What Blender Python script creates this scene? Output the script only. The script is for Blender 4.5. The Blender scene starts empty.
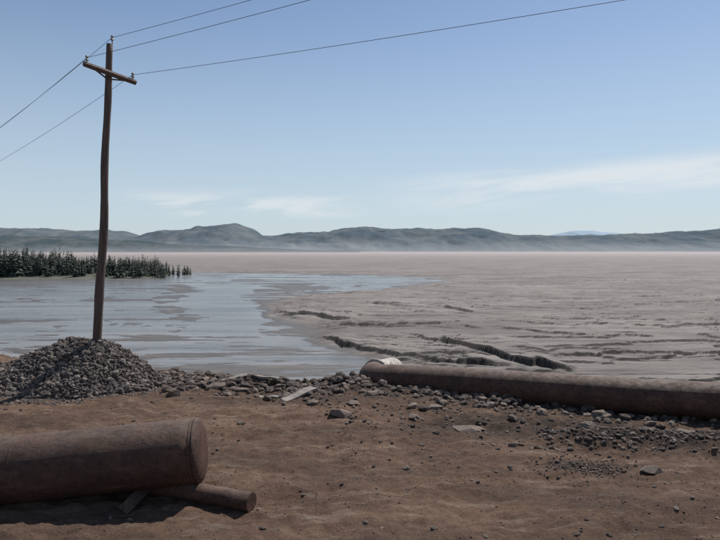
import bpy, bmesh, math, numpy as np
from mathutils import Vector, Matrix
R=np.random.RandomState(7)
scene=bpy.context.scene
# ---------------------------------------------------------------- noise
def _h(ix,iy,s):
    n=(ix.astype(np.int64)*374761393+iy.astype(np.int64)*668265263+s*974634777)&0xffffffff
    n=((n^(n>>13))*1274126177)&0xffffffff
    n=n^(n>>16)
    return (n&0xffffff)/float(0xffffff)
def vnoise(x,y,s=0):
    ix=np.floor(x);iy=np.floor(y);fx=x-ix;fy=y-iy
    fx=fx*fx*fx*(fx*(fx*6-15)+10);fy=fy*fy*fy*(fy*(fy*6-15)+10)
    a=_h(ix,iy,s);b=_h(ix+1,iy,s);c=_h(ix,iy+1,s);d=_h(ix+1,iy+1,s)
    return (a+(b-a)*fx)*(1-fy)+(c+(d-c)*fx)*fy
def fbm(x,y,o=4,s=0):
    v=0;a=.5;t=0
    for i in range(o):
        v=v+a*(vnoise(x,y,s+i*17)*2-1);t+=a;a*=.5
        x,y=x*2.03+y*.3+7.1,y*2.03-x*.3+3.3
    return v/t
def sfbm(x,y,o=4,s=0):
    # stretched fbm without octave rotation, keeps streaks parallel
    v=0;a=.5;t=0
    for i in range(o):
        v=v+a*(vnoise(x,y,s+i*17)*2-1);t+=a;a*=.62
        x,y=x*2.03+7.1,y*2.03+3.3
    return v/t
def sstep(a,b,x):
    t=np.clip((x-a)/(b-a),0,1);return t*t*(3-2*t)
# ---------------------------------------------------------------- mesh helpers
def mesh_np(name,V,F,mat=None,smooth=True):
    V=np.asarray(V,dtype=np.float32);F=np.asarray(F,dtype=np.int32)
    me=bpy.data.meshes.new(name);n=F.shape[1]
    me.vertices.add(len(V));me.vertices.foreach_set('co',V.ravel())
    me.loops.add(F.size);me.loops.foreach_set('vertex_index',F.ravel())
    me.polygons.add(len(F))
    me.polygons.foreach_set('loop_start',np.arange(0,F.size,n,dtype=np.int32))
    me.polygons.foreach_set('use_smooth',np.full(len(F),smooth))
    me.update(calc_edges=True)
    ob=bpy.data.objects.new(name,me);scene.collection.objects.link(ob)
    if mat: me.materials.append(mat)
    return ob
def grid_faces(nr,nc):
    i=np.arange(nr-1)[:,None]*nc+np.arange(nc-1)[None,:]
    i=i.ravel();return np.stack([i,i+1,i+nc+1,i+nc],1)
def tube(name,pts,rad,mat,seg=12,caps=True,smooth=True,parent=None):
    pts=[Vector(p) for p in pts]
    if not hasattr(rad,'__len__'): rad=[rad]*len(pts)
    bm=bmesh.new();rings=[]
    prev=None
    for i,p in enumerate(pts):
        t=(pts[min(i+1,len(pts)-1)]-pts[max(i-1,0)]).normalized()
        if prev is None:
            up=Vector((0,0,1)) if abs(t.z)<.9 else Vector((0,1,0))
            u=t.cross(up).normalized()
        else: u=(prev-t*prev.dot(t)).normalized()
        prev=u;v=t.cross(u)
        rings.append([bm.verts.new(p+(u*math.cos(2*math.pi*k/seg)+v*math.sin(2*math.pi*k/seg))*rad[i]) for k in range(seg)])
    for a,b in zip(rings,rings[1:]):
        for k in range(seg):
            f=bm.faces.new((a[k],a[(k+1)%seg],b[(k+1)%seg],b[k]));f.smooth=smooth
    if caps:
        bm.faces.new(rings[0][::-1]);bm.faces.new(rings[-1])
    bmesh.ops.recalc_face_normals(bm,faces=bm.faces)
    me=bpy.data.meshes.new(name);bm.to_mesh(me);bm.free();me.materials.append(mat)
    ob=bpy.data.objects.new(name,me);scene.collection.objects.link(ob)
    if parent: ob.parent=parent
    return ob
def empty(name):
    e=bpy.data.objects.new(name,None);scene.collection.objects.link(e);return e
# ---------------------------------------------------------------- materials
class M:
    def __init__(s,name):
        s.m=bpy.data.materials.new(name);s.m.use_nodes=True;s.t=s.m.node_tree;s.n=s.t.nodes;s.l=s.t.links
        s.b=s.n['Principled BSDF'];s.geo=s.n.new('ShaderNodeNewGeometry');s.pos=s.geo.outputs['Position']
    def noise(s,scale,detail=6,rough=.6,stretch=(1,1,1),dist=0):
        mp=s.n.new('ShaderNodeMapping');mp.inputs['Scale'].default_value=stretch
        s.l.new(s.pos,mp.inputs['Vector'])
        n=s.n.new('ShaderNodeTexNoise');n.inputs['Scale'].default_value=scale;n.inputs['Detail'].default_value=detail
        n.inputs['Roughness'].default_value=rough;n.inputs['Distortion'].default_value=dist
        s.l.new(mp.outputs[0],n.inputs['Vector']);return n.outputs['Fac']
    def ramp(s,fac,stops):
        r=s.n.new('ShaderNodeValToRGB');e=r.color_ramp.elements
        while len(e)<len(stops): e.new(.5)
        for k,(p,c) in zip(e,stops):
            k.position=p;k.color=(c,c,c,1) if not hasattr(c,'__len__') else (*c,1)
        s.l.new(fac,r.inputs[0]);return r.outputs[0]
    def mix(s,f,a,b,mode='MIX'):
        m=s.n.new('ShaderNodeMix');m.data_type='RGBA';m.blend_type=mode
        for sock,v in ((m.inputs[0],f),(m.inputs[6],a),(m.inputs[7],b)):
            if hasattr(v,'is_linked') or hasattr(v,'links'): s.l.new(v,sock)
            elif hasattr(v,'__len__'): sock.default_value=(*v,1)
            else: sock.default_value=v
        return m.outputs[2]
    def mr(s,v,a,b,c=0,d=1):
        m=s.n.new('ShaderNodeMapRange');m.interpolation_type='SMOOTHSTEP'
        s.l.new(v,m.inputs[0])
        for i,k in enumerate((a,b,c,d)): m.inputs[i+1].default_value=k
        return m.outputs[0]
    def math(s,op,a,b=0):
        m=s.n.new('ShaderNodeMath');m.operation=op
        for i,v in enumerate((a,b)):
            if hasattr(v,'links'): s.l.new(v,m.inputs[i])
            else: m.inputs[i].default_value=v
        return m.outputs[0]
    def xyz(s,v=None):
        m=s.n.new('ShaderNodeSeparateXYZ');s.l.new(s.pos if v is None else v,m.inputs[0]);return m.outputs
    def col(s,v):
        if hasattr(v,'links'): s.l.new(v,s.b.inputs['Base Color'])
        else: s.b.inputs['Base Color'].default_value=(*v,1)
    def rough(s,v):
        if hasattr(v,'links'): s.l.new(v,s.b.inputs['Roughness'])
        else: s.b.inputs['Roughness'].default_value=v
    def bump(s,h,dist,strength=1):
        b=s.n.new('ShaderNodeBump');b.inputs['Distance'].default_value=dist;b.inputs['Strength'].default_value=strength
        s.l.new(h,b.inputs['Height']);s.l.new(b.outputs[0],s.b.inputs['Normal'])

# dirt: vertex attribute 'dark' marks the damp dark soil of the verge and the windrow
d=M('dirt_mat');x,y,z=d.xyz()
a=d.ramp(d.noise(.7,9,.72,(.5,1.2,1)),[(.3,(.105,.062,.043)),(.5,(.205,.125,.084)),(.7,(.30,.195,.135))])
a=d.mix(d.mr(d.noise(5,8,.75),.42,.66,0,.6),a,(.095,.06,.043))
a=d.mix(d.mr(d.noise(2.1,8,.75,(.5,1.6,1)),.50,.68,0,.65),a,(.37,.285,.215))
a=d.mix(d.mr(d.noise(.35,6,.7,(.5,1.6,1)),.46,.60,0,.6),a,(.10,.067,.052))
a=d.mix(d.mr(d.noise(30,4,.75),.56,.7,0,.7),a,(.38,.31,.24))
at=d.n.new('ShaderNodeAttribute');at.attribute_name='dark'
dk=d.math('MULTIPLY',at.outputs['Fac'],d.mr(d.noise(3,8,.75),.34,.56))
a=d.mix(dk,a,(.042,.033,.028))
a=d.mix(d.mr(z,-.35,-.9),a,(.12,.11,.10))
d.col(a);d.rough(.95);d.b.inputs['Specular IOR Level'].default_value=.15
h=d.math('ADD',d.noise(6,9,.75),d.math('MULTIPLY',d.noise(40,5,.75),.45));d.bump(h,.11,1)
DIRT=d.m
# mud
d=M('tailings_mud_mat');x,y,z=d.xyz()
a=d.ramp(d.noise(.05,9,.7,(.55,1.8,1),.6),[(.32,(.125,.107,.094)),(.5,(.20,.174,.155)),(.68,(.275,.245,.222))])
a=d.mix(d.mr(d.noise(.30,8,.75,(.25,1.9,1)),.45,.60,0,.7),a,(.09,.079,.071))
a=d.mix(d.mr(d.noise(1.6,6,.7,(.4,1.6,1)),.5,.7,0,.4),a,(.31,.28,.257))
a=d.mix(d.mr(z,-3.89,-3.985),a,(.085,.074,.064))
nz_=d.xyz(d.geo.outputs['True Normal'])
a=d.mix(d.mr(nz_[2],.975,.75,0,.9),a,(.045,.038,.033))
far_haze=d.mr(y,110,1500);a=d.mix(far_haze,a,(.33,.28,.267))  # distance haze painted into the mud colour
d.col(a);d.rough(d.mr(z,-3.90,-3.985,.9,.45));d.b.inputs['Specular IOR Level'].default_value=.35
h=d.math('ADD',d.noise(1.2,8,.72,(.45,1.4,1)),d.math('MULTIPLY',d.noise(9,4,.7),.2));d.bump(h,.20,.8)
MUD=d.m
# murky water
d=M('water_mat');d.col(d.ramp(d.noise(.15,8,.72,(.3,1.9,1)),[(.4,(.13,.122,.112)),(.6,(.24,.222,.205))]))
d.rough(.15)
d.b.inputs['IOR'].default_value=1.36
d.bump(d.noise(1.6,6,.7,(.5,1.5,1)),.10,.6)
WATER=d.m
# pipe rust with dust on upward faces, paler also to paint in sunlit tops
def pipe_mat(name,c1,c2,c3,sun_dust=.3):
    d=M(name)
    a=d.ramp(d.noise(1.6,9,.75),[(.3,c1),(.5,c2),(.7,c3)])
    a=d.mix(d.mr(d.noise(11,7,.75),.46,.66,0,.75),a,(.028,.016,.012))
    a=d.mix(d.mr(d.noise(2.6,8,.75,(.4,1,2.5)),.52,.70,0,.55),a,(.19,.105,.068))
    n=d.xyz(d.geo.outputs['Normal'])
    lit_dust=d.math('MULTIPLY',d.mr(n[2],.55,.97,0,sun_dust),d.mr(d.noise(3.5,8,.75,(.4,1,1)),.35,.6,.1,1))
    a=d.mix(lit_dust,a,(.25,.19,.145))
    d.col(a);d.rough(d.ramp(d.noise(6,5),[(.3,.5),(.7,.85)]));d.b.inputs['Specular IOR Level'].default_value=.35
    d.bump(d.noise(14,9,.78),.03,.85);return d.m
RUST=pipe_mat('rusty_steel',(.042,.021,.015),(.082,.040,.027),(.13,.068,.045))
PALE_LIT=pipe_mat('sunlit_pale_steel',(.33,.29,.25),(.48,.43,.38),(.58,.54,.49),0)  # outlet steel coloured pale to paint in the sun's white highlight
def wood(name,c1,c2,st):
    d=M(name);a=d.ramp(d.noise(7,7,.7,st),[(.3,c1),(.7,c2)])
    d.col(a);d.rough(.85);d.bump(d.noise(14,6,.7,st),.02,.9);return d.m
POLE=wood('creosoted_wood',(.035,.022,.018),(.15,.10,.08),(2.5,2.5,.12))
PLANK=wood('weathered_plank',(.13,.11,.095),(.32,.28,.24),(.6,1,1))
def stone(name,c1,c2,c3,sc=3):
    d=M(name)
    ri=d.geo.outputs['Random Per Island']
    a=d.ramp(ri,[(0,c1),(.6,c2),(1,c3)])
    a=d.mix(d.mr(d.noise(sc*4,5,.7),.4,.7,0,.5),a,tuple(k*.55 for k in c2))
    d.col(a);d.rough(.9);d.bump(d.noise(sc*8,5,.7),.02,.6);return d.m
GRAVEL=stone('gravel_stone',(.06,.048,.042),(.12,.096,.083),(.26,.215,.18))
ROCK=stone('brown_stone',(.045,.032,.026),(.09,.066,.053),(.22,.165,.13))
INS=M('porcelain');INS.col((.25,.22,.2));INS.rough(.2);INS=INS.m
WIRE=M('wire_metal');WIRE.col((.03,.03,.035));WIRE.rough(.5);WIRE=WIRE.m
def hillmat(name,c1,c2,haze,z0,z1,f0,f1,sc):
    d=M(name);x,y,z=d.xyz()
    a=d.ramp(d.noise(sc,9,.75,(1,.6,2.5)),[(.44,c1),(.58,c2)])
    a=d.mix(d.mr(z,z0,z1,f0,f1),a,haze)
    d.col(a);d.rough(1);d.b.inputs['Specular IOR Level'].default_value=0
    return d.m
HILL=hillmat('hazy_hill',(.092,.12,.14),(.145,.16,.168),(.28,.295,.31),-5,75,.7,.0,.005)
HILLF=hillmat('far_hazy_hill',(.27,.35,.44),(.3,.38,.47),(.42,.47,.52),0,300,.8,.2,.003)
d=M('conifer_mat')
a=d.ramp(d.geo.outputs['Random Per Island'],[(0,(.032,.042,.034)),(.6,(.048,.062,.046)),(1,(.08,.095,.07))])
d.col(a);d.rough(.9);CON=d.m
d=M('shore_grass');d.col(d.ramp(d.noise(.2,6),[(.35,(.05,.06,.04)),(.65,(.11,.105,.08))]));d.rough(1);GRASS=d.m

# ---------------------------------------------------------------- embankment ground
ex=[-60,-30,-14,-8.5,-6,-4,-1.5,0,4,8,14,30,60]
ey=[40,30,24.5,22.6,21,20.3,19.6,20.2,18.6,17.1,15.4,13,10]
def edgeY(X): return np.interp(X,ex,ey)+.55*fbm(X*.5,X*0+2.2,4,5)
def darkmask(X,Y):
    dd=Y-edgeY(X);yr=13.3-.11*(X-5)
    m=np.exp(-((dd+1.2)/1.6)**2)*sstep(-8,-5,X)
    m=np.maximum(m,np.exp(-((Y-yr)/.6)**2)*sstep(3.2,5.0,X))
    m=np.maximum(m,np.exp(-((Y-11.6)/.35)**2-((X-4.35)/.7)**2)*.9)
    m=np.maximum(m,.8*np.exp(-((Y-15.6+.3*X)/1.2)**2)*sstep(.0,3,X))
    return m
def groundz(X,Y):
    X=np.asarray(X,float);Y=np.asarray(Y,float)
    e=edgeY(X);dd=Y-e
    z=.08*fbm(X*.35,Y*.5,4,1)+.08*fbm(X*1.5,Y*1.7,5,2)+.04*fbm(X*6,Y*6.5,3,3)
    for yc,w in ((13.2,.2),(14.9,.2)):
        yy=Y-(yc-.13*X+.5*fbm(X*.2,X*0,3,9))
        z=z-.035*np.exp(-(yy/w)**2)*(.4+vnoise(X*.5,Y*.2,4))
    z=z+(.14+.26*fbm(X*1.1,Y*1.3,5,11))*np.exp(-((dd+1.1)/.8)**2)*sstep(-7,-3,X)
    yr=13.3-.11*(X-5)
    z=z+(.14+.2*fbm(X*1.6,Y*2,4,21))*np.exp(-((Y-yr)/.5)**2)*sstep(3.6,5.0,X)
    z=z-.12*sstep(-4,0,dd)
    z=z-np.where(dd>0,dd*.6+.2*(1-np.exp(-dd*2))+.12*fbm(X*1.2,Y*1.2,4,31),0)
    z=z+.25*sstep(8.5,4,Y)
    return z
_tx=np.linspace(-18,18,721);_ty=np.linspace(5,26,421)
_TX,_TY=np.meshgrid(_tx,_ty);_TZ=groundz(_TX,_TY);_TE=edgeY(_tx)
def gz(x,y):
    i=min(max((x+18)/.05,0),719.99);j=min(max((y-5)/.05,0),419.99)
    a=int(i);b=int(j);u=i-a;v=j-b
    return float((_TZ[b,a]*(1-u)+_TZ[b,a+1]*u)*(1-v)+(_TZ[b+1,a]*(1-u)+_TZ[b+1,a+1]*u)*v)
def eY(x): return float(np.interp(x,_tx,_TE))
xs=np.concatenate([np.linspace(-60,-16,90)[:-1],np.linspace(-16,16,560),np.linspace(16,60,90)[1:]])
ys=np.concatenate([np.linspace(-25,5.5,60)[:-1],np.linspace(5.5,25,420),np.linspace(25,48,90)[1:]])
X,Y=np.meshgrid(xs,ys);Z=groundz(X,Y)
Z=np.maximum(Z,-9)
g=mesh_np('dirt_ground',np.stack([X.ravel(),Y.ravel(),Z.ravel()],1),grid_faces(len(ys),len(xs)),DIRT)
at=g.data.attributes.new('dark','FLOAT','POINT');at.data.foreach_set('value',darkmask(X,Y).ravel().astype(np.float32))

# ---------------------------------------------------------------- tailings mud and water
LV=-4.0
yb=[0,36,39,42,46,50,55,60,68,75,86,99,110,124,142,165,185,210,260,400]
xb=[6,3.5,1.5,2.5,1.5,-1.2,-4.2,-3.2,-5,-10.5,-11.6,-11,-5.5,8,19,30,24,-10,-260,-2500]
def mudz(X,Y):
    Xb=np.interp(Y,yb,xb)
    wn=fbm(X*.12,Y*.2,5,51)
    dX=(X-Xb)+wn*4*np.clip(Y/90,.3,3)
    sharp=np.clip(Y*.03,1.0,60)
    s=np.tanh(dX/sharp)
    z=LV+.095+.10*s
    wet=1-sstep(-1,.4,s)
    # braided bars and shallow channels, strongly elongated across the view
    k=np.clip(Y/60,1,2.4)
    q=sfbm((X+3*fbm(X*.05,Y*.1,3,68))*.16/k,(Y+1.2*fbm(X*.08,Y*.2,3,90))*.95/k,6,61)
    q2=sfbm((X+Y*.15)*.07,Y*.4,5,95)
    big=fbm(X*.03,Y*.07,3,69)
    z=z+wet*(-.012+.13*q+.07*q2+.03*big)+(1-wet)*.03*q
    z=z+.04*fbm(X*.9,Y*1.6,4,62)*(.25+.9*sstep(0,1,s))
    up=sstep(-.1,.7,s)
    for (fx,fy,ty,am,sd) in ((.028,.07,.11,.20,401),(.05,.12,.23,.14,431),(.08,.2,.4,.09,461)):
        T=Y*ty+3.2*fbm(X*fx,Y*fy,6,sd)+X*.03
        fr=T-np.floor(T)
        mk=sstep(-.28,.1,fbm(X*.05,Y*.12,4,sd+7))
        fade=np.clip(170/np.maximum(Y,1),0,1)
        z=z+am*up*mk*fade*(sstep(0,.04+ty*.1,fr)-fr)
    r=np.abs(fbm(X*.06+1.5*fbm(X*.05,Y*.05,3,77),Y*.17,4,71))
    z=z-.13*np.exp(-(r/.03)**2)*sstep(0,.6,s)
    z=z+.007*(np.clip(Y,30,100)-30)*up*.4
    def scarp(px,py,a,w,L,seed,tl=2.5,tr=2.5):
        px=np.array(px);py=np.array(py)
        Xw=X+.5*fbm(X*.8,Y*.3,3,seed+5)
        f=np.interp(Xw,px,py)+1.1*fbm(X*.45,X*0+1,4,seed)+.6*fbm(X*1.7,Y*.5,4,seed+1)
        t=sstep(px[0]-.5,px[0]+tl,X)*sstep(px[-1]+.5,px[-1]-tr,X)
        t=t*(.75+.5*fbm(X*.6,X*0,3,seed+8))
        dd=Y-f
        return a*t*sstep(0,w,dd)*np.exp(-np.maximum(dd,0)/L)-.2*a*t*np.exp(-((dd+.3)/.5)**2)
    z=z+scarp([-10.6,-6,-2.2,0],[76,72,68,67],.48,.3,12,100)
    z=z+scarp([-4.2,-3,-.8,2.9,7.5,11],[57,54.5,50,44.8,41.8,40],.44,.3,7,120)
    z=z+scarp([3.2,4.5,6.9,9.1,11.1,14.2],[58,56,51.5,46.5,42.6,39.4],.70,.35,9,140,5,2.0)
    z=z+scarp([1,6,12,16],[88,82,80,74],.3,.3,9,160)
    z=z+scarp([-3,2,8,13],[64,62,64,60],.26,.25,6,180)
    z=z+scarp([13,20,28],[62,56,54],.24,.3,6,200)
    z=z+scarp([11,18,24,30],[47,45,46,44],.22,.3,6,220)
    return z
nr,nc=680,1050
inv=np.linspace(1/24.,1/3600.,nr);yy=1/inv
uu=np.linspace(-1.3,1.3,nc)
U,Y=np.meshgrid(uu,yy);X=U*(Y+12)
Z=mudz(X,Y)
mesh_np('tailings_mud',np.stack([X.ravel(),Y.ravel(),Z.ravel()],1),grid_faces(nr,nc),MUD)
w=mesh_np('water',[(-1500,20,LV),(1500,20,LV),(1500,1500,LV),(-1500,1500,LV)],[(0,1,2,3)],WATER,False)

# ---------------------------------------------------------------- hills
hx=np.array([-300,-180,-60,0,65,85,110,145,165,200,235,250,262,280,300,330,345,370,400,420,450,480,510,560,620,683,760,900,1050])
hy=np.array([215,214,222,227,228.5,231,229,236,231,227,223.5,227.5,235,235,232,231,227,225.5,229,228,228,229,234,236,234,230,226,219,216])
def ridge(name,hx,hy,D,depth,mat,seed,rough,n=900,m=80):
    k=D/606.
    X=np.linspace((hx[0]-360)*k,(hx[-1]-360)*k,n);T=np.linspace(-1,1,m)
    XX,TT=np.meshgrid(X,T)
    H=np.interp(XX+.02*D*fbm(XX/(D*.03),TT*2,2,seed+3)*TT,(hx-360)*k,(250-hy)*k)
    prof=(1-np.abs(TT)**1.35)
    Z=-6+(H+8)*prof*(1+rough*fbm(XX/(D*.04),TT*4,5,seed)*(1-prof*.9))+.045*H*fbm(XX/(D*.012),TT*6,5,seed+9)*prof**.3
    YY=D+TT*depth+.08*depth*fbm(XX/(D*.05),TT,3,seed+1)
    return mesh_np(name,np.stack([XX.ravel(),YY.ravel(),Z.ravel()],1),grid_faces(m,n),mat)
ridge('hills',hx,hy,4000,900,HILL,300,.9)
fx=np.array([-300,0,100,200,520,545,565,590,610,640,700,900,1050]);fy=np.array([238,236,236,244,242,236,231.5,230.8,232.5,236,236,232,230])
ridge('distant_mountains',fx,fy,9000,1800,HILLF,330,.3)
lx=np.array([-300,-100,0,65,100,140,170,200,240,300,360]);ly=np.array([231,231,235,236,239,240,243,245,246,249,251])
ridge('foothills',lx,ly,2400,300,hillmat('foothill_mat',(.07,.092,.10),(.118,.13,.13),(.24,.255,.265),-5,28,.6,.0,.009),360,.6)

# ---------------------------------------------------------------- conifer forest on the left shore
T=np.linspace(-1,1,24)
sx=np.linspace(-420,-48,160);A,B=np.meshgrid(sx,T)
YY=184+B*22+A*-.05;ZZ=-4.5+(1.5+.5*fbm(A*.05,B,3,5))*(1-B**2)*sstep(-48,-80,A)
mesh_np('shore_bank',np.stack([A.ravel(),YY.ravel(),ZZ.ravel()],1),grid_faces(24,160),GRASS)
V=[];F=[];cnt=0
def add_tri(pts):
    global cnt
    V.extend(pts);F.append((cnt,cnt+1,cnt+2));cnt+=3
for i in range(2300):
    tx=-56-R.rand()**.9*190
    if R.rand()>.3+.7*min(1,(-tx-54)/18.): continue
    ty=184-.05*tx-13+R.rand()*32
    hgt=R.uniform(3.6,7.4)*(.45+.55*min(1,(-tx-54)/40.))*(1.15 if R.rand()<.12 else 1)
    hgt*=1+.18*math.sin(tx*.16)+.1*math.sin(tx*.43)
    bz=-4.4+1.2*max(0,1-((ty-(184-.05*tx))/22)**2)*min(1,(-tx-48)/32)
    rb=hgt*R.uniform(.15,.25)
    for k in range(3):
        a0=k*2.094;a1=a0+2.094
        add_tri([(tx+.1*math.cos(a0),ty+.1*math.sin(a0),bz),(tx+.1*math.cos(a1),ty+.1*math.sin(a1),bz),(tx,ty,bz+hgt)])
    nb=38
    for k in range(nb):
        f=(k+.5)/nb;zz=bz+hgt*(.04+.96*f);rr=rb*(1-f)**.8*R.uniform(.6,1.15)+.08
        an=R.rand()*6.283;dx,dy=math.cos(an),math.sin(an);wd=rr*.42+.06
        add_tri([(tx,ty,zz+.28*rr+.1),(tx+dx*rr-dy*wd,ty+dy*rr+dx*wd,zz-.25*rr),(tx+dx*rr*1.0+dy*wd,ty+dy*rr*1.0-dx*wd,zz-.30*rr)])
mesh_np('conifer_forest',V,F,CON,False)

# ---------------------------------------------------------------- stones
def ico(sub):
    bm=bmesh.new();bmesh.ops.create_icosphere(bm,subdivisions=sub,radius=1)
    v=np.array([p.co[:] for p in bm.verts]);f=np.array([[q.index for q in p.verts] for p in bm.faces]);bm.free();return v,f
I1=ico(1);I3=ico(4)
def stones(name,P,S,mat,base=I1,jit=.24,flat=.65):
    P=np.array(P);S=np.array(S);n=len(P);b,f=base
    v=b[None]*(1+R.uniform(-jit,jit,(n,len(b),1)))
    v=v*np.stack([np.ones(n),R.uniform(.6,1,n),R.uniform(.45,.9,n)],1)[:,None,:]
    q=R.normal(size=(n,4));q/=np.linalg.norm(q,axis=1,keepdims=True);a,bb,c,d_=q.T
    rm=np.stack([np.stack([1-2*(c*c+d_*d_),2*(bb*c-a*d_),2*(bb*d_+a*c)],1),np.stack([2*(bb*c+a*d_),1-2*(bb*bb+d_*d_),2*(c*d_-a*bb)],1),np.stack([2*(bb*d_-a*c),2*(c*d_+a*bb),1-2*(bb*bb+c*c)],1)],1)
    v=np.einsum('nvi,nij->nvj',v,rm)*S[:,None,None]*np.array([1,1,flat])+P[:,None,:]
    F=f[None]+(np.arange(n)*len(b))[:,None,None]
    return mesh_np(name,v.reshape(-1,3),F.reshape(-1,3),mat,False)
HC=(-8.15,19.1)
def heapz(x,y):
    dx=(x-HC[0]);dx=dx/1.85 if dx>0 else dx/(4.6)
    if dx<0: dx=-max(0,-dx-.16)*1.19
    dy=(y-HC[1])/2.0
    an=math.atan2(dy,dx);r=math.hypot(dx,dy)/(1+.07*math.sin(3*an+1)+.05*math.sin(7*an))
    return 1.36*(1-max(0,r)**1.25)**1.15 if r<1 else -1
A,B=np.meshgrid(np.linspace(-13.6,-5.6,140),np.linspace(16.6,21.6,90))
Zg=groundz(A,B);Hh=np.vectorize(heapz,otypes=[float])(A,B);Zh=np.where(Hh>0,Zg+Hh-.03+.14*fbm(A*1.8,B*1.8,4,8),Zg-.15)
heap=empty('gravel_heap')
o=mesh_np('heap_core',np.stack([A.ravel(),B.ravel(),Zh.ravel()],1),grid_faces(90,140),GRAVEL);o.parent=heap
P=[];S=[]
while len(P)<16000:
    x=R.uniform(-13.4,-5.8);y=R.uniform(16.8,21.3);h=heapz(x,y)
    if h>0:
        P.append((x,y,h));S.append(R.uniform(.02,.065) if R.rand()<.92 else R.uniform(.065,.13))
Pa=np.array(P);nq=.14*fbm(Pa[:,0]*1.8,Pa[:,1]*1.8,4,8)
P=[(p[0],p[1],gz(p[0],p[1])+p[2]+n_+R.normal(0,.03)) for p,n_ in zip(P,nq)]
k=0
while k<1400:
    x=R.uniform(-13.4,-4.2);y=R.uniform(15.9,20)
    if heapz(x,y)<0 and heapz(-8.15+(x+8.15)*.78,19.1+(y-19.1)*.78)>0:
        P.append((x,y,gz(x,y)));S.append(R.uniform(.015,.06));k+=1
o=stones('heap_stones',P,S,GRAVEL,flat=.85);o.parent=heap
P=[];S=[]
for i in range(30000):
    x=R.uniform(-13,14);y=R.uniform(6.5,20.5)
    if y>eY(x) or R.rand()>.2+1.2*float(vnoise(np.array([x*.7]),np.array([y*.9]),3)[0])**2: continue
    s=.008+.016*R.rand()**3+(.06*R.rand()**2 if R.rand()<.06 else 0)
    P.append((x,y,gz(x,y)+s*.15));S.append(s)
stones('road_pebbles',P,S,ROCK)
P=[];S=[]
for i in range(8000):
    x=R.uniform(-6.8,14);e=eY(x);y=e-1.2+R.normal(0,.85)
    s=.016+.17*R.rand()**5
    if y<e+.3: P.append((x,y,gz(x,y)+s*.2));S.append(s)
for i in range(2400):
    x=R.uniform(4.0,14);y=13.3-.11*(x-5)+R.normal(0,.4);s=.012+.07*R.rand()**3.5
    P.append((x,y,gz(x,y)+s*.2));S.append(s)
for i in range(1100):
    x=R.uniform(-1,9);y=15.6-.3*x+R.normal(0,.9);s=.012+.08*R.rand()**5
    P.append((x,y,gz(x,y)+s*.2));S.append(s)
for i in range(800):
    x=4.35+R.normal(0,.42);y=11.6+R.normal(0,.25);s=.008+.026*R.rand()**2
    P.append((x,y,gz(x,y)+.015));S.append(s)
stones('rubble',P,S,ROCK)
for (x,y,s,fl) in [(-5.35,17.3,.2,1.0),(-.48,15.2,.31,.42),(2.6,14.2,.34,.35),(5.6,11.45,.17,.8),(1.35,15.0,.16,.6),(.35,17.2,.24,.6),(-1.3,16.6,.17,.6),(5.95,14.75,.24,.65),(3.3,12.9,.1,.8),(-2.1,17.4,.2,.5),(7.2,13.4,.22,.6),(-2.9,14.6,.09,.8),(.9,11.5,.08,.7),(-4.4,18.4,.22,.6),(5.1,13.5,.2,.6),(-3.6,18.0,.24,.5),(-.2,16.3,.2,.5),(2.0,16.0,.22,.5)]:
    v=I3[0]*1.0;n=fbm(v[:,0]*1.3+x,v[:,1]*1.3+v[:,2]*1.1,3,int(abs(x)*10))
    v=v*(1+.5*n[:,None])
    for k in range(16):
        nn_=R.normal(size=3);nn_/=np.linalg.norm(nn_);dcut=R.uniform(.55,.85)
        pr_=v@nn_;ov=np.maximum(pr_-dcut,0);v=v-ov[:,None]*nn_[None]
    v=v@np.diag([1.25,.9,1]);v=v*s*np.array([1,1,fl])+np.array([x,y,gz(x,y)+s*fl*.3])
    mesh_np('rock',v,I3[1],ROCK,False)

# ---------------------------------------------------------------- planks
def plank(name,c,L,W,H,yaw,roll=0,pitch=0):
    bm=bmesh.new();n=10;sec=[]
    for i in range(n+1):
        t=i/n-.5
        w=W*(1+R.uniform(-.08,.08));zb=.03*math.sin(t*5)
        ends=R.uniform(-.07,.07,4) if i in(0,n) else [0]*4
        sec.append([bm.verts.new((t*L+ends[k],a*w/2,b*H/2+zb)) for k,(a,b) in enumerate(((-1,-1),(1,-1),(1,1),(-1,1)))])
    for a,b in zip(sec,sec[1:]):
        for k in range(4): bm.faces.new((a[k],a[(k+1)%4],b[(k+1)%4],b[k]))
    bm.faces.new(sec[0]);bm.faces.new(sec[-1]);bmesh.ops.recalc_face_normals(bm,faces=bm.faces)
    me=bpy.data.meshes.new(name);bm.to_mesh(me);bm.free();me.materials.append(PLANK)
    o=bpy.data.objects.new(name,me);scene.collection.objects.link(o)
    o.location=(c[0],c[1],gz(c[0],c[1])+c[2]);o.rotation_euler=(roll,pitch,yaw);return o
plank('wooden_plank',(-1.75,17.3,.1),1.25,.24,.07,math.radians(52),.15,-.08)
plank('wooden_plank',(-4.1,19.6,.12),.8,.18,.06,math.radians(15),.2,-.12)
plank('wooden_plank',(-2.6,17.1,.06),.6,.12,.05,math.radians(-20),.1,0)
plank('wooden_plank',(-2.9,18.9,.12),.9,.1,.06,math.radians(-25),.1,.08)

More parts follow.
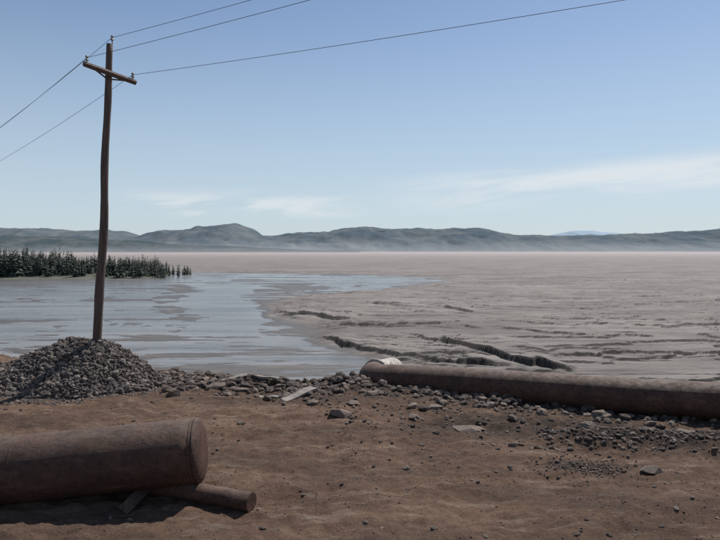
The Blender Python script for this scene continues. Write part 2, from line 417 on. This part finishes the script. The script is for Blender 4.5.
# ---------------------------------------------------------------- right tailings pipeline
rp=empty('tailings_pipeline');r=.465
A0=Vector((15.5,11.2,.82));A1=Vector((.75,19.15,.10))
dr=(A1-A0).normalized()
pts=[A0+(A1-A0)*t+Vector((0,0,.025*math.sin(t*9))) for t in np.linspace(0,1,30)]
pts[-1]=A1.copy()
out=Vector((.50,.86,-.06)).normalized()
n=12
d0=dr.copy();ang=d0.angle(out);axis=d0.cross(out).normalized();Rb=.62
p=A1.copy()
for i in range(1,n+1):
    dd=Matrix.Rotation(ang*(i-.5)/n,3,axis)@d0
    p=p+dd*(Rb*ang/n);pts.append(p.copy())
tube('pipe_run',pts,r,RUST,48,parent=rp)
B0=pts[-1];B1=B0+out*1.25
bm=bmesh.new()
def ring(bm,c,t,r,seg=48):
    u=t.cross(Vector((0,0,1))).normalized();v=u.cross(t)
    return [bm.verts.new(c+(u*math.cos(2*math.pi*k/seg)+v*math.sin(2*math.pi*k/seg))*r) for k in range(seg)]
rs=[ring(bm,B0+out*.01,out,r+.0),ring(bm,B0+out*.012,out,r+.07),ring(bm,B0+out*.10,out,r+.07),ring(bm,B0+out*.102,out,r+.012),ring(bm,B1,out,r+.012),ring(bm,B1,out,r-.03),ring(bm,B0+out*.3,out,r-.03)]
for a,b in zip(rs,rs[1:]):
    for k in range(48): f=bm.faces.new((a[k],a[(k+1)%48],b[(k+1)%48],b[k]));f.smooth=False
bm.faces.new(rs[-1]);bmesh.ops.recalc_face_normals(bm,faces=bm.faces)
me=bpy.data.meshes.new('outlet_stub');bm.to_mesh(me);bm.free();me.materials.append(PALE_LIT)
o=bpy.data.objects.new('outlet_stub',me);scene.collection.objects.link(o);o.parent=rp
for t in (.16,.5,.84,.985):
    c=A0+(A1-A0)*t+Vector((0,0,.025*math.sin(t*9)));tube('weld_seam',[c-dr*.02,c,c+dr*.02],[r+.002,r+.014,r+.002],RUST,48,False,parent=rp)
for t in (.3,.62,.9):
    c=A0+(A1-A0)*t;g0=gz(c.x,c.y);side=dr.cross(Vector((0,0,1))).normalized()
    top=c.z-r+.01
    q=Vector((c.x,c.y,(top+g0-.1)/2))
    tube('support_timber',[q-side*.75,q+side*.75],max(.09,(top-g0+.1)/2*1.2),POLE,4,True,False,parent=rp)

# ---------------------------------------------------------------- left steel pipe
lp=empty('steel_pipe');r=.55
E=Vector((-2.80,10.3,.76));S0=Vector((-10.5,9.75,.12));dl=(E-S0).normalized()
pp=[S0+(E-S0)*t for t in np.linspace(0,1,40)]
rr=[r+.004*math.sin(i*1.3)+R.uniform(-.002,.002) for i in range(39)]+[r]
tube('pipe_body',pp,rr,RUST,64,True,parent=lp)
dome=[];rd=[]
for i in range(9):
    a=i/8*math.pi/2;dome.append(E+dl*(.004+.13*math.sin(a)));rd.append(max(.004,(r+.004)*math.cos(a)**.5))
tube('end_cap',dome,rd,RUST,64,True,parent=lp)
for q in (.03,2.9,5.6):
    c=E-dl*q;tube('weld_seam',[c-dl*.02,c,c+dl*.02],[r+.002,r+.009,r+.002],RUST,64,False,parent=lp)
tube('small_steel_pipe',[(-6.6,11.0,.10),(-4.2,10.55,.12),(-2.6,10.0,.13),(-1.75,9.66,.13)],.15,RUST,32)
tube('timber_sleeper',[(-3.75,9.6,.07),(-3.65,11.3,.1)],.13,POLE,4,True,False)

# ---------------------------------------------------------------- utility pole
up=empty('utility_pole')
base=Vector((-8.42,19.0,.2));top=Vector((-7.66,18.95,10.55))
pl=[];pr=[]
for i in range(34):
    t=i/33;q=base.lerp(top,t)+Vector((.05*math.sin(t*5.2)+.02*math.sin(t*17),.04*math.sin(t*4),0))
    pl.append(q);pr.append(.145-.05*t+.006*math.sin(t*31)+R.uniform(-.004,.004))
tube('pole_shaft',pl,pr,POLE,16,parent=up)
ac=Vector((-7.66,18.80,9.62));ad=Vector((.62,.74,-.12)).normalized()
aL=ac-ad*.84;aR=ac+ad*.84
tube('crossarm',[aL,ac,aR],[.085,.09,.085],POLE,4,True,False,parent=up)
tube('brace',[ac+ad*.5-Vector((0,0,.05)),pl[30]+Vector((0,-.1,-.15))],.025,POLE,6,parent=up)
tube('brace',[ac-ad*.5-Vector((0,0,.05)),pl[30]+Vector((0,-.1,-.15))],.025,POLE,6,parent=up)
ins=[]
for c in (aL+ad*.1,aR-ad*.1,Vector((-7.66,18.95,10.55))):
    k=Vector((0,0,1))
    tube('insulator_pin',[c,c+k*.16],.014,WIRE,6,parent=up)
    tube('insulator',[c+k*v for v in (.12,.13,.16,.17,.2,.22,.26,.28)],[.03,.055,.05,.035,.035,.045,.04,.02],INS,12,parent=up)
    ins.append(c+k*.21)
wl=empty('overhead_wires')
def wire(a,b,sag):
    pts=[]
    for i in range(61):
        t=i/60;p=a.lerp(b,t);p.z-=4*sag*t*(1-t);pts.append(p)
    tube('wire',pts,.0065,WIRE,6,parent=wl)
for i,c in enumerate(ins):
    wire(c,c+Vector((.88,-.47,0))*50+Vector((0,0,(3.2,.3,3.2)[i])),.6)
    wire(c,c+Vector((-.7,.7,0))*55+Vector((0,0,-1.5)),1.0)

# ---------------------------------------------------------------- light, sky
EL,AZ=math.radians(54),math.radians(36)
sd=Vector((math.sin(AZ)*math.cos(EL),math.cos(AZ)*math.cos(EL),math.sin(EL)))
L=bpy.data.lights.new('sun','SUN');L.energy=4.9;L.angle=math.radians(.53);L.color=(1,.96,.9)
lo=bpy.data.objects.new('sun',L);scene.collection.objects.link(lo);lo.rotation_euler=sd.to_track_quat('Z','Y').to_euler()
W=bpy.data.worlds.new('World');scene.world=W;W.use_nodes=True;nt=W.node_tree;nn=nt.nodes;ll=nt.links
bg=nn['Background'];bg.inputs[1].default_value=.096
sky=nn.new('ShaderNodeTexSky');sky.sky_type='NISHITA';sky.sun_disc=False;sky.sun_elevation=EL;sky.sun_rotation=AZ
sky.air_density=1.0;sky.dust_density=.4;sky.ozone_density=4.0
tc=nn.new('ShaderNodeTexCoord');sep=nn.new('ShaderNodeSeparateXYZ');ll.new(tc.outputs['Generated'],sep.inputs[0])
def mth(op,a,b=0,c=None):
    m=nn.new('ShaderNodeMath');m.operation=op
    for i,v in enumerate((a,b)):
        if hasattr(v,'links'): ll.new(v,m.inputs[i])
        else: m.inputs[i].default_value=v
    return m.outputs[0]
def mrr(v,a,b,c=0,d_=1):
    m=nn.new('ShaderNodeMapRange');m.interpolation_type='SMOOTHSTEP';ll.new(v,m.inputs[0])
    for i,k in enumerate((a,b,c,d_)): m.inputs[i+1].default_value=k
    return m.outputs[0]
az=mth('ARCTAN2',sep.outputs[0],sep.outputs[1]);el=mth('ARCSINE',sep.outputs[2])
cmb=nn.new('ShaderNodeCombineXYZ');ll.new(mth('MULTIPLY',az,2.2),cmb.inputs[0]);ll.new(mth('MULTIPLY',mth('SUBTRACT',el,mth('MULTIPLY',az,.06)),16),cmb.inputs[1])
nz=nn.new('ShaderNodeTexNoise');nz.inputs['Scale'].default_value=1.5;nz.inputs['Detail'].default_value=9;nz.inputs['Roughness'].default_value=.6;nz.inputs['Distortion'].default_value=.5
ll.new(cmb.outputs[0],nz.inputs['Vector'])
def band(lo0,lo1,hi0,hi1,src): return mth('MULTIPLY',mrr(src,lo0,lo1),mrr(src,hi0,hi1,1,0))
elR=mth('SUBTRACT',el,mth('MULTIPLY',az,.05))
mR=mth('MULTIPLY',band(.04,.085,.095,.125,elR),mrr(az,-.02,.2))
mL=mth('MULTIPLY',band(.045,.06,.075,.105,el),band(-.42,-.28,-.1,.05,az))
m=mth('ADD',mth('MULTIPLY',mR,mrr(nz.outputs[0],.34,.58,.1,.8)),mth('MULTIPLY',mL,mrr(nz.outputs[0],.42,.6,0,.65)))
veil=mrr(el,-.02,.44,.76,.06)
mv=nn.new('ShaderNodeMix');mv.data_type='RGBA';ll.new(veil,mv.inputs[0]);ll.new(sky.outputs[0],mv.inputs[6]);mv.inputs[7].default_value=(5.9,7.0,7.9,1)
mx=nn.new('ShaderNodeMix');mx.data_type='RGBA';ll.new(m,mx.inputs[0]);ll.new(mv.outputs[2],mx.inputs[6]);mx.inputs[7].default_value=(8.0,8.4,8.7,1)
ll.new(mx.outputs[2],bg.inputs[0])

# ---------------------------------------------------------------- camera
cam=bpy.data.cameras.new('camera');co=bpy.data.objects.new('camera',cam);scene.collection.objects.link(co)
co.location=(0,0,4.2);co.rotation_euler=(math.radians(90-1.89),0,0);cam.sensor_width=36;cam.lens=30.3;cam.clip_start=.1;cam.clip_end=30000
scene.camera=co
scene.view_settings.view_transform='Standard';scene.view_settings.look='None';scene.view_settings.exposure=0
